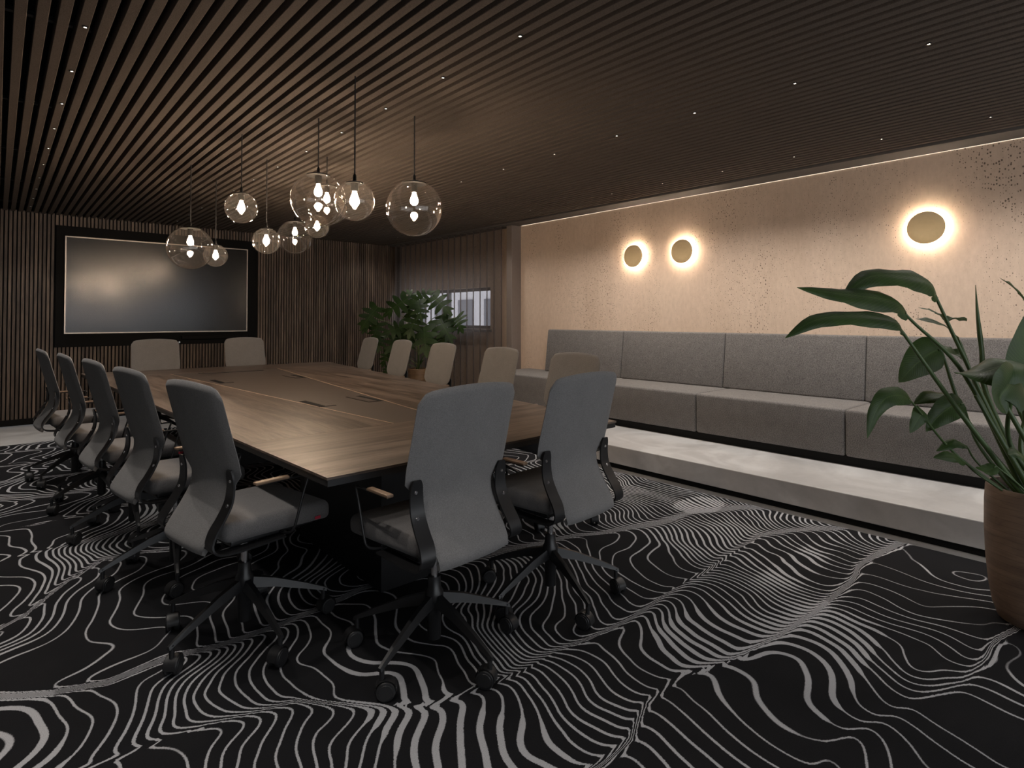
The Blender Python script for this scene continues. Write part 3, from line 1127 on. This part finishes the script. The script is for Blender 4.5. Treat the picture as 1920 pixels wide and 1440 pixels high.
def make_chair():
    t = thing('conference_chair', '', 'chair', (0, 0, 0), 0, 'grey high-back chairs around the table')
    obj('backrest', back_mesh(), t)
    st = obj('seat', seat_mesh(), t)
    MB().box(.2355, .2375, .175, .20, .468, .480).build('fabric_tag', M['red_tag'], st)
    MB().bevbox(-.19, .19, -.15, .20, .440, .464, .008, 2).build('seat_pan', M['black_plastic'], t)
    MB().bevbox(-.075, .075, -.11, .13, .405, .442, .012, 2).build('tilt_mechanism', M['black_plastic'], t)
    path = bez([(0, -.153, .735), (0, -.146, .68), (0, -.152, .62), (0, -.180, .565), (0, -.214, .515), (0, -.226, .475), (0, -.205, .447), (0, -.15, .436), (0, -.05, .434), (0, .06, .436)], 4)
    pyz = [(p.y - .013, p.z) for p in path]
    nn = len(pyz)
    inn = [float(np.interp(i / (nn - 1), [0, .04, .2, .42, .6, 1], [.190, .180, .174, .176, .186, .180])) for i in range(nn)]
    out = [float(np.interp(i / (nn - 1), [0, .04, .2, .42, .6, 1], [.222, .230, .232, .238, .246, .235])) for i in range(nn)]
    for s in (-1, 1):
        br = MB().band(pyz, [s * a for a in inn], [s * a for a in out], .007).build('back_bracket', M['black_metal'], t, True, 30)
        for z in (.700, .607):
            q = min(path, key=lambda p: abs(p.z - z) + (10 if p.y > -.1 else 0))
            sc_ = MB().lathe([(0, .003), (.0055, .003), (.0075, 0), (.0075, -.002)], 12).build('screw', M['steel'], br)
            sc_.location = (s * .209, q.y - .0165, q.z)
            sc_.rotation_euler = (R(90), 0, 0)
        rod = bez([(s * .15, .045, .452), (s * .215, .05, .446), (s * .262, .058, .462), (s * .272, .068, .50), (s * .275, .095, .60), (s * .276, .116, .660)], 4)
        rod += bez([(s * .276, .119, .668), (s * .276, .110, .674), (s * .275, .08, .675), (s * .274, -.09, .675)], 4)
        ar = MB().tube(rod, .0052, 8).build('armrest', M['black_metal'], t, True, 60)
        MB().bevbox(s * .274 - .014, s * .274 + .014, -.105, .03, .677, .689, .004, 2).build('arm_pad', M['arm_wood'], ar)
    MB().lathe([(.0, .29), (.0145, .29), (.0145, .41), (0, .41)], 18).build('gas_column', M['steel'], t, True, 40)
    MB().lathe([(.0, .055), (.026, .055), (.028, .19), (.036, .205), (.036, .235), (.027, .25), (.024, .295), (0, .295)], 20).build('base_hub', M['black_metal'], t, True, 35)
    R0 = .325
    # one leg, five copies; caster as its sub-part
    lm = MB()
    pts = [(.02, .222, .020, .034), (.12, .196, .017, .027), (.24, .150, .013, .019), (R0 - .012, .118, .010, .012), (R0 + .006, .108, .009, .010)]
    V, Fc = [], []
    for r, z, w, h in pts:
        V += [(-w, r, z - h), (w, r, z - h), (w * .55, r, z + h * .25), (-w * .55, r, z + h * .25)]
    for i in range(len(pts) - 1):
        for k_ in range(4):
            Fc.append((i * 4 + k_, i * 4 + (k_ + 1) % 4, i * 4 + 4 + (k_ + 1) % 4, i * 4 + 4 + k_))
    e = (len(pts) - 1) * 4
    Fc += [(3, 2, 1, 0), (e, e + 1, e + 2, e + 3)]
    lm.add(V, Fc)
    leg_me = lm.mesh('leg', M['black_metal'])
    cm = MB()
    cm.tube([(0, 0, .112), (0, 0, .062)], .009, 10)

    def wheel(x0, x1, r, cy, cz):
        n = 20
        vv, ff = [], []
        rings = [(x0, r * .72), (x0 + (x1 - x0) * .06, r * .75), (x0 + (x1 - x0) * .1, r * .93), (x0 + (x1 - x0) * .3, r), (x1 - (x1 - x0) * .3, r), (x1 - (x1 - x0) * .1, r * .93), (x1 - (x1 - x0) * .06, r * .75), (x1, r * .72)]
        for xx, rr in rings:
            for k_ in range(n):
                w = 2 * math.pi * k_ / n
                vv.append((xx, cy + rr * math.cos(w), cz + rr * math.sin(w)))
        for i in range(len(rings) - 1):
            for k_ in range(n):
                ff.append((i * n + k_, i * n + (k_ + 1) % n, (i + 1) * n + (k_ + 1) % n, (i + 1) * n + k_))
        ff += [tuple(range(n - 1, -1, -1)), tuple((len(rings) - 1) * n + k_ for k_ in range(n))]
        cm.add(vv, ff)
    wheel(-.026, -.004, .0335, .014, .0335)
    wheel(.004, .026, .0335, .014, .0335)
    # hood over the wheels
    hv, hf = [], []
    n = 12
    for xx in (-.020, .020):
        for k_ in range(n + 1):
            w = R(-5) + R(195) * k_ / n
            hv.append((xx, .014 + .037 * math.cos(w), .0335 + .037 * math.sin(w)))
    for k_ in range(n):
        hf.append((k_, k_ + 1, n + 2 + k_, n + 1 + k_))
    cm.add(hv, hf)
    cas_me = cm.mesh('caster', M['black_plastic'], True, 40)
    for i in range(5):
        l = obj('leg', leg_me, t)
        l.rotation_euler = (0, 0, R(18 + 72 * i))
        c = obj('caster', cas_me, l)
        c.location = (0, R0 - .008, 0)
        c.rotation_euler = (0, 0, R(40 + 85 * i))
    return t


chair = make_chair()
CH = [  # x, y, facing (0 = +Y, degrees counter-clockwise), base turn, label
    (1.292, 1.908, 4, 18, 'grey high-back office chair at the near table end, left of the two'),
    (1.950, 1.919, 3, -1, 'grey high-back office chair at the near table end, right of the two'),
    (.780, 2.542, -80, 32, 'grey high-back office chair nearest the viewer on the left table side'),
    (.703, 3.40, -82, 18, 'grey high-back office chair, second from the viewer on the left table side'),
    (.645, 4.24, -84, 26, 'grey high-back office chair, middle one of five on the left table side'),
    (.570, 5.02, -86, 40, 'grey high-back office chair, fourth from the viewer on the left table side'),
    (.490, 5.90, -86, 59, 'grey high-back office chair furthest from the viewer on the left table side'),
    (2.775, 2.705, 88, 12, 'grey high-back office chair nearest the viewer on the banquette side'),
    (2.895, 3.635, 86, 30, 'grey high-back office chair, second from the viewer on the banquette side'),
    (3.025, 4.65, 86, 5, 'grey high-back office chair in front of the potted monstera, middle of the banquette side'),
    (3.155, 5.63, 85, 44, 'grey high-back office chair, fourth from the viewer on the banquette side'),
    (3.28, 6.60, 85, 20, 'grey high-back office chair furthest from the viewer on the banquette side'),
    (1.355, 7.46, 178, 15, 'grey high-back office chair at the far table end, under the display centre'),
    (2.335, 7.46, 182, 30, 'grey high-back office chair at the far table end, under the display right corner'),
]
for i, (x, y, a, bt, lab) in enumerate(CH):
    o = chair if i == 0 else copy_tree(chair)
    o.location = (x, y, 0)
    o.rotation_euler = (0, 0, R(a))
    o['label'] = lab
    li = 0
    for ch in o.children:
        if ch.name.split('.')[0] == 'leg':
            ch.rotation_euler = (0, 0, R(18 + 72 * li + bt))
            li += 1


# ---- pendant lamps
def pendant(x, y, z, dia, label):
    t = thing('pendant_lamp', label, 'pendant lamp', (x, y, z), 0, 'clear glass globe pendants above the table')
    r = dia / 2
    a0 = R(25)
    prof = [(r * math.sin(a), r * math.cos(a)) for a in np.linspace(a0, math.pi - 1e-4, 34)]
    prof[-1] = (0, -r)
    g = MB().lathe(prof, 48)
    g.f = [f for f in g.f if len(f) < 10]
    g.build('globe', M['glass'], t, True)
    zc, rc = r * math.cos(a0), r * math.sin(a0)
    hr = r - zc
    MB().lathe([(.020, zc - .002), (rc + .002, zc - .004), (rc + .003, zc + .002), (rc * .8, zc + hr * .42), (rc * .5, zc + hr * .85), (.016, zc + hr * 1.12), (.010, zc + hr * 1.3), (.009, zc + hr + .030), (.004, zc + hr + .042), (0, zc + hr + .042)], 32).build('cap', M['cap'], t, True, 50)
    bz_ = r * .30 if dia > .3 else r * .02
    sk = MB().lathe([(.021, zc - .003), (.021, bz_ + .058), (.017, bz_ + .05), (0, bz_ + .05)], 20)
    sk.build('socket', M['cap'], t, True, 40)
    bp = [(0, -.036), (.014, -.034), (.026, -.024), (.031, -.008), (.029, .008), (.021, .028), (.015, .042), (.0135, .052), (0, .052)]
    bo = MB().lathe([(a * .82, b * .9 + bz_) for a, b in bp], 14).build('bulb', M['bulb'], t, True)
    MB().tube([(0, 0, r + .03), (0, 0, ZC + .06 - z)], .004, 8).build('cord', M['black_plastic'], t)
    return t


pendant(1.997, 3.188, 2.007, .358, 'large clear glass globe pendant, rightmost of the cluster')
pendant(1.426, 2.871, 1.930, .212, 'small clear glass globe pendant with the longest cord, overlapping the big middle globe')
pendant(1.552, 3.638, 2.074, .345, 'large clear glass globe pendant in the middle of the cluster, in front')
pendant(1.282, 4.318, 2.082, .219, 'small clear glass globe pendant, highest on the left of the cluster')
pendant(1.640, 4.865, 1.934, .215, 'small clear glass globe pendant beside the display right edge')
pendant(1.215, 5.458, 1.896, .362, 'large clear glass globe pendant, leftmost, in front of the display')
pendant(1.540, 5.952, 1.895, .212, 'small clear glass globe pendant half hidden behind the leftmost large globe')
pendant(2.280, 5.918, 2.135, .345, 'large clear glass globe pendant against the slats, right of the display')
pendant(2.202, 5.183, 2.150, .215, 'small clear glass globe pendant peeking out under the big middle globe')
pendant(1.975, 4.46, 2.215, .330, 'large clear glass globe pendant hidden behind the big middle globe')


# ---- leaves
def leaf_mesh(pts, width, fold, curl, mat, shape='oval', name='leaf', up=Vector((0, 0, 1)), n=16, m=6, twist=0.0, wav=0.0, seed=0):
    rnd = random.Random(seed)
    P = bez(pts, max(2, n // (len(pts) - 1)))
    n = len(P)
    V, Fc, UV = [], [], []
    ph = rnd.random() * 6
    for i, p in enumerate(P):
        s = i / (n - 1)
        t = (P[min(i + 1, n - 1)] - P[max(i - 1, 0)]).normalized()
        side = t.cross(up)
        if side.length < .05:
            side = t.cross(Vector((1, 0, 0)))
        side.normalize()
        side = Quaternion(t, twist * (s - .3)) @ side
        nr = side.cross(t)
        if shape == 'oval':
            w = width / 2 * (math.sin(math.pi * min(1, s * .97 + .03) ** .72) ** .75)
        else:
            w = width / 2 * math.sin(math.pi * s ** .6) ** .8
        if i == n - 1:
            w = .001
        for j in range(-m, m + 1):
            u = j / m
            hgt = fold * abs(u) * w - curl * u * u * w + wav * w * (math.sin(s * 15 + ph + u * 2) + .6 * math.sin(s * 31 + 2 * ph)) * u * u
            q = p + side * (u * w) + nr * hgt
            V.append(q)
            UV.append((u, s))
    k_ = 2 * m + 1
    for i in range(n - 1):
        for j in range(k_ - 1):
            a = i * k_ + j
            Fc.append((a, a + 1, a + k_ + 1, a + k_))
    me = bpy.data.meshes.new(name)
    me.from_pydata([tuple(v) for v in V], [], Fc)
    uvl = me.uv_layers.new(name='UVMap')
    for l in me.loops:
        uvl.data[l.index].uv = UV[l.vertex_index]
    for p in me.polygons:
        p.use_smooth = True
    me.materials.append(mat)
    return me


# ---- strelitzia in the ringed wooden pot
PX, PY = 3.33, .352
pot_t = thing('potted_strelitzia', 'tall strelitzia with paddle leaves in ringed wooden pot at the right edge', 'plant', (0, 0, 0))
PT = .575
prof = [(0, .0), (.132, .0), (.150, .01), (.166, .06), (.178, .14), (.186, .25), (.190, .38), (.188, .50), (.183, PT - .012), (.180, PT), (.174, PT), (.172, PT - .02), (.172, PT - .05), (0, PT - .05)]
po = MB().lathe([(r_, z_ + .003) for r_, z_ in prof], 48).build('pot', M['pot_wood'], pot_t, True, 45)
po.location = (PX, PY, 0)
so = MB().lathe([(0, PT - .035), (.10, PT - .038), (.171, PT - .046)], 24).build('soil', M['soil'], pot_t, True)
so.location = (PX, PY, 0)
root = Vector((PX, PY, PT - .06))


def strel(base, ctrl, tip, w, dep, fold=.35, curl=.1, twist=0., stem_from=(0, 0), r0=.013, wav=.09, seed=0, stemctrl=None, stem=True, up=(0, 0, 1)):
    pts = []
    seq = [base] + ctrl + [tip]
    ds = dep if isinstance(dep, (list, tuple)) else [dep] * len(seq)
    for (u, v), d in zip(seq, ds):
        pts.append(at(u, v, d))
    obj('leaf', leaf_mesh(pts, w, fold, curl, M['strelitzia'], 'oval', 'leaf', Vector(up), 18, 5, twist, wav, seed), pot_t)
    if stem:
        a = root + cR * stem_from[0] + cF * stem_from[1]
        b = pts[0]
        if stemctrl:
            mid = at(*stemctrl)
        else:
            mid = a.lerp(b, .5) + Vector((0, 0, .05 * (b - a).length)) * .6
        P = bez([a, mid, b], 8)
        # run on a little under the blade as its midrib
        P.append(b.lerp(pts[1], .25))
        rs = [r0 + (r0 * .45 - r0) * (i / (len(P) - 1)) for i in range(len(P))]
        MB().tube(P, rs, 8).build('stem', M['stem'], pot_t, True, 60)


strel((1757, 562), [(1745, 533), (1702, 519), (1632, 519)], (1579, 556), .150, [2.62, 2.60, 2.56, 2.50, 2.44], .25, .5, .3, (-.02, .02), seed=1, stemctrl=(1840, 740, 2.64), up=(-.1, -.75, .6))
strel((1703, 595), [(1678, 566), (1618, 556), (1560, 549)], (1494, 539), .120, [2.50, 2.48, 2.42, 2.36, 2.30], .2, .5, .2, (-.05, 0), seed=2, stemctrl=(1810, 705, 2.55), up=(-.2, -.75, .55))
strel((1693, 624), [(1675, 600), (1600, 592), (1530, 600)], (1472, 634), .105, [2.38, 2.36, 2.31, 2.26, 2.22], .3, .6, .1, (-.07, -.03), seed=3, stemctrl=(1790, 760, 2.42), up=(-.1, -.65, .75))
strel((1800, 642), [(1780, 618), (1752, 603)], (1716, 598), .085, [2.72, 2.72, 2.70, 2.68], .3, .3, .2, (-.01, .06), seed=4, stemctrl=(1848, 770, 2.7), up=(.2, -.7, .7))
strel((1776, 606), [(1762, 590), (1745, 582)], (1722, 577), .075, [2.78, 2.78, 2.78, 2.78], .3, .3, .0, (0, .08), seed=5, stemctrl=(1850, 760, 2.75), up=(.2, -.6, .8))
strel((1776, 604), [(1790, 598), (1800, 602)], (1808, 596), .075, [2.8, 2.8, 2.82, 2.84], .5, .2, .6, stem=False, seed=6)
strel((1764, 655), [(1745, 662), (1715, 685)], (1685, 717), .165, [2.75, 2.74, 2.72, 2.70], .15, .2, .0, (.0, .05), seed=7, stemctrl=(1815, 790, 2.7), up=(-.5, -.75, .35), wav=.03)
strel((1762, 655), [(1780, 662), (1795, 665)], (1806, 652), .09, [2.77, 2.78, 2.80, 2.82], .5, .2, .4, stem=False, seed=8, up=(-.2, -.5, .8))
strel((1708, 752), [(1690, 742), (1662, 746), (1640, 775)], (1626, 822), .085, [2.44, 2.43, 2.40, 2.38, 2.37], .2, .3, .0, (-.09, 0), .008, seed=9, stemctrl=(1790, 850, 2.52), up=(-.4, -.7, .5))
strel((1806, 757), [(1785, 762), (1758, 782)], (1736, 809), .11, [2.56, 2.54, 2.52, 2.50], .3, .2, .1, (-.05, .03), .009, seed=10, stemctrl=(1835, 835, 2.57), up=(-.5, -.7, .4))
strel((1796, 757), [(1775, 746), (1742, 744)], (1713, 758), .095, [2.62, 2.62, 2.61, 2.60], .3, .4, .1, stem=False, seed=11, up=(-.1, -.6, .8))
strel((1733, 772), [(1725, 780)], (1706, 812), .075, [2.47, 2.46, 2.45], .2, .2, .0, stem=False, seed=12, up=(-.5, -.7, .4))
strel((1935, 690), [(1890, 684), (1840, 700)], (1789, 698), .155, [2.42, 2.40, 2.38, 2.36], .3, .7, .5, (.05, -.08), seed=13, stemctrl=(1925, 800, 2.5), up=(.0, -.6, .8))
strel((1905, 705), [(1890, 725), (1874, 748)], (1888, 776), .20, [2.40, 2.34, 2.31, 2.30], .5, .3, .0, (.02, -.06), seed=14, stemctrl=(1893, 830, 2.5), up=(-.3, -.9, .2), wav=.02)
strel((1930, 745), [(1922, 690), (1926, 640)], (1945, 560), .20, [2.62, 2.62, 2.62, 2.64], .2, .1, .0, (.06, .02), seed=15, stemctrl=(1915, 850, 2.6), up=(-.65, -.75, 0), wav=.02)
strel((1945, 640), [(1928, 580), (1905, 545)], (1873, 520), .14, [2.75, 2.70, 2.66, 2.62], .4, .3, .3, (.08, .05), seed=16, stemctrl=(1935, 800, 2.7), up=(-.3, -.6, .7))
strel((1808, 866), [(1785, 856)], (1750, 858), .062, [2.42, 2.40, 2.38], .2, .3, .0, (-.10, -.05), .006, seed=17, stemctrl=(1835, 890, 2.47), up=(-.2, -.6, .7))
strel((1812, 836), [(1790, 830)], (1755, 846), .055, [2.52, 2.51, 2.50], .2, .4, .0, (-.08, 0), .006, seed=18, stemctrl=(1835, 870, 2.53), up=(-.1, -.6, .8))
strel((1868, 874), [(1850, 882)], (1829, 877), .055, [2.42, 2.41, 2.40], .3, .3, .0, (-.05, -.06), .006, seed=19, up=(-.1, -.6, .8))
strel((1925, 862), [(1908, 850)], (1890, 852), .07, [2.36, 2.35, 2.34], .3, .4, .0, (.05, -.1), .006, seed=20, up=(-.1, -.7, .7))
# rolled spear leaf
P = bez([root + cR * .01 + cF * .04, at(1850, 740, 2.68), at(1841, 660, 2.70), at(1833, 590, 2.72), at(1829, 534, 2.73)], 5)
MB().tube(P, [.012 - .011 * max(0, (i / (len(P) - 1) - .55) / .45) if i > len(P) * .55 else .012 - .004 * (i / len(P)) for i in range(len(P))], 8).build('rolled_leaf', M['stem'], pot_t, True, 60)
for (u, v, d, sx, sy) in ((1897, 780, 2.45, .03, -.08), (1912, 770, 2.55, .07, -.02), (1868, 800, 2.6, -.02, .02), (1857, 790, 2.5, -.04, -.04)):
    a = root + cR * sx + cF * sy
    b = at(u, v, d)
    P = bez([a, a.lerp(b, .5), b, b + (b - a).normalized() * .12], 5)
    MB().tube(P, [.014 - .007 * i / (len(P) - 1) for i in range(len(P))], 8).build('stem', M['stem'], pot_t, True, 60)


# ---- monstera in front of the blind
def monstera_leaf(center, nrm, up_dir, size, seed, name='leaf'):
    """heart-shaped blade cut into lobes; local y runs from the stalk to the tip"""
    rnd = random.Random(seed)
    nrm = Vector(nrm).normalized()
    ydir = Vector(up_dir)
    ydir = (ydir - nrm * ydir.dot(nrm)).normalized()
    xdir = ydir.cross(nrm)
    L = size
    V, Fc, UV = [], [], []

    def put(x, y):
        u = x / (L * .5)
        zz = -.10 * L * (u * u) - .16 * L * max(0, y / L - .2) ** 2 * 1.6 + .03 * L * abs(u)
        V.append(Vector(center) + xdir * x + ydir * (y - L * .35) + nrm * zz)
        UV.append((max(-1, min(1, u)), y / L))
        return len(V) - 1
    nl = 4
    for s in (-1, 1):
        for k_ in range(nl):
            f0, f1 = k_ / nl, (k_ + 1) / nl
            g = .12
            # lobe attached to the midrib between f0 and f1, sweeping outwards and to the tip
            base0, base1 = f0 * .82 * L, f1 * .82 * L
            wid = L * .5 * (math.sin(math.pi * min(1, (f0 + f1) / 2 * .78 + .20)) ** .7)
            sweep = (-.16 + .42 * (f0 + f1) / 2) * L
            rows = 5
            for r_ in range(rows + 1):
                q = r_ / rows
                x = s * wid * q
                yb0 = base0 + sweep * q ** 1.4 - (.10 * L if k_ == 0 else 0) * q
                yb1 = base1 + sweep * q ** 1.4
                gap = g * (base1 - base0) * min(1, max(0, q - .38) * 2.4)
                a, b = yb0 + gap, yb1 - gap
                if r_ == rows:
                    mdl = (a + b) / 2
                    a, b = mdl - .012 * L, mdl + .012 * L
                if r_ == rows - 1:
                    a, b = a + (b - a) * .10, b - (b - a) * .10
                put(x, a)
                put(x, (a + b) / 2)
                put(x, b)
            o = len(V) - (rows + 1) * 3
            for r_ in range(rows):
                for c_ in range(2):
                    a = o + r_ * 3 + c_
                    Fc.append((a, a + 1, a + 4, a + 3))
        # tip lobe
    o = len(V)
    for (x, y) in ((0, .80), (.10, .84), (-.10, .84), (.07, .98), (-.07, .98), (0, 1.08), (0, .92)):
        put(x * L, y * L)
    Fc += [(o, o + 1, o + 6), (o, o + 6, o + 2), (o + 1, o + 3, o + 6), (o + 2, o + 6, o + 4), (o + 3, o + 5, o + 6), (o + 4, o + 6, o + 5)]
    me = bpy.data.meshes.new(name)
    me.from_pydata([tuple(v) for v in V], [], Fc)
    uvl = me.uv_layers.new(name='UVMap')
    for l in me.loops:
        uvl.data[l.index].uv = UV[l.vertex_index]
    for p in me.polygons:
        p.use_smooth = True
    me.materials.append(M['monstera'])
    return me, Vector(center) - ydir * L * .35


MX, MY = 4.68, 7.35
mon = thing('potted_monstera', 'bushy monstera in an amber ringed pot before the vertical blind', 'plant', (0, 0, 0))
prof = [(0, 0), (.10, 0), (.118, .012), (.135, .08), (.146, .20), (.149, .30), (.146, .365), (.140, .37), (.136, .362), (.136, .34), (0, .335)]
mp_ = MB().lathe(prof, 36).build('pot', M['pot_amber'], mon, True, 45)
mp_.location = (MX, MY, STEP_Z)
mroot = Vector((MX, MY, STEP_Z + .34))
MD = mroot.dot(cF) - CAM_H * cF.z
trunk = bez([mroot, mroot + Vector((.01, .0, .22)), mroot + Vector((-.02, -.03, .48)), mroot + Vector((.0, .0, .80))], 6)
MB().tube(trunk, [.017 - .006 * i / (len(trunk) - 1) for i in range(len(trunk))], 8).build('trunk', M['monstera_stem'], mon, True, 60)
ML = [  # u, v, size, depth offset, tip direction on the picture plane, tilt
    (748, 570, .42, -.10, (-.8, -.6), .25), (775, 560, .30, .08, (-.3, .9), .5), (790, 556, .30, .02, (.5, .5), .6), (822, 566, .40, -.02, (.75, -.65), .2),
    (786, 576, .32, -.18, (.2, -.9), .3), (768, 578, .28, .12, (-.2, -.9), .3), (697, 588, .40, -.05, (-.5, -.85), .15), (690, 606, .26, .05, (-.4, -.9), .2), (706, 617, .30, -.1, (-.2, -1), .2),
    (776, 604, .38, -.22, (-.25, -.95), .3), (743, 617, .32, -.12, (-.9, -.3), .5), (758, 628, .32, -.02, (.1, -1), .4), (796, 630, .44, -.24, (.15, -1), .35),
    (832, 613, .40, -.12, (.5, -.85), .2), (858, 603, .36, .0, (.6, -.8), -.9), (836, 598, .28, .1, (.6, -.7), .1), (742, 640, .34, .0, (-.6, -.8), .3),
    (724, 668, .24, .0, (-.3, -.95), .2), (726, 694, .17, .02, (-.2, -1), .2), (814, 640, .32, .05, (.6, -.8), .2), (830, 634, .26, .1, (.2, -1), .1), (768, 640, .3, .1, (-.3, -1), .3), (712, 640, .26, .1, (-.1, -1), .1)]
for i, (u, v, s, dd, tip, tilt) in enumerate(ML):
    c = at(u, v, MD + dd)
    tipd = cR * tip[0] + Vector((0, 0, 1)) * tip[1] - cF * .25
    nrm = -cF * 1.0 + Vector((0, 0, 1)) * (.75 - tilt * .4) + cR * (tilt * 1.2 if tilt < 0 else .25 * math.sin(i * 2.1))
    me, stalk = monstera_leaf(c, nrm, tipd, s, i)
    obj('leaf', me, mon)
    k_ = min(len(trunk) - 1, max(4, int(len(trunk) * min(1, max(.1, (stalk.z - mroot.z) / .95)))))
    a = trunk[k_ - 3]
    mid = a.lerp(stalk, .55) + Vector((0, 0, .06))
    MB().tube(bez([a, mid, stalk], 6), .0055, 6).build('stalk', M['monstera_stem'], mon, True, 60)
# thin grassy shoots at the pot rim
for i, (u, v) in enumerate(((775, 650), (790, 652), (800, 662), (805, 672), (768, 668), (783, 645), (795, 676))):
    b = at(u, v, MD - .12 + .03 * i)
    a = mroot + Vector((.05 * math.sin(i * 2), .05 * math.cos(i * 2), -.02))
    obj('shoot', leaf_mesh([a, a.lerp(b, .5) + Vector((0, 0, .06)), b], .022, .3, 0, M['monstera'], 'oval', 'shoot', Vector((.3, -.6, .6)), 8, 2), mon)
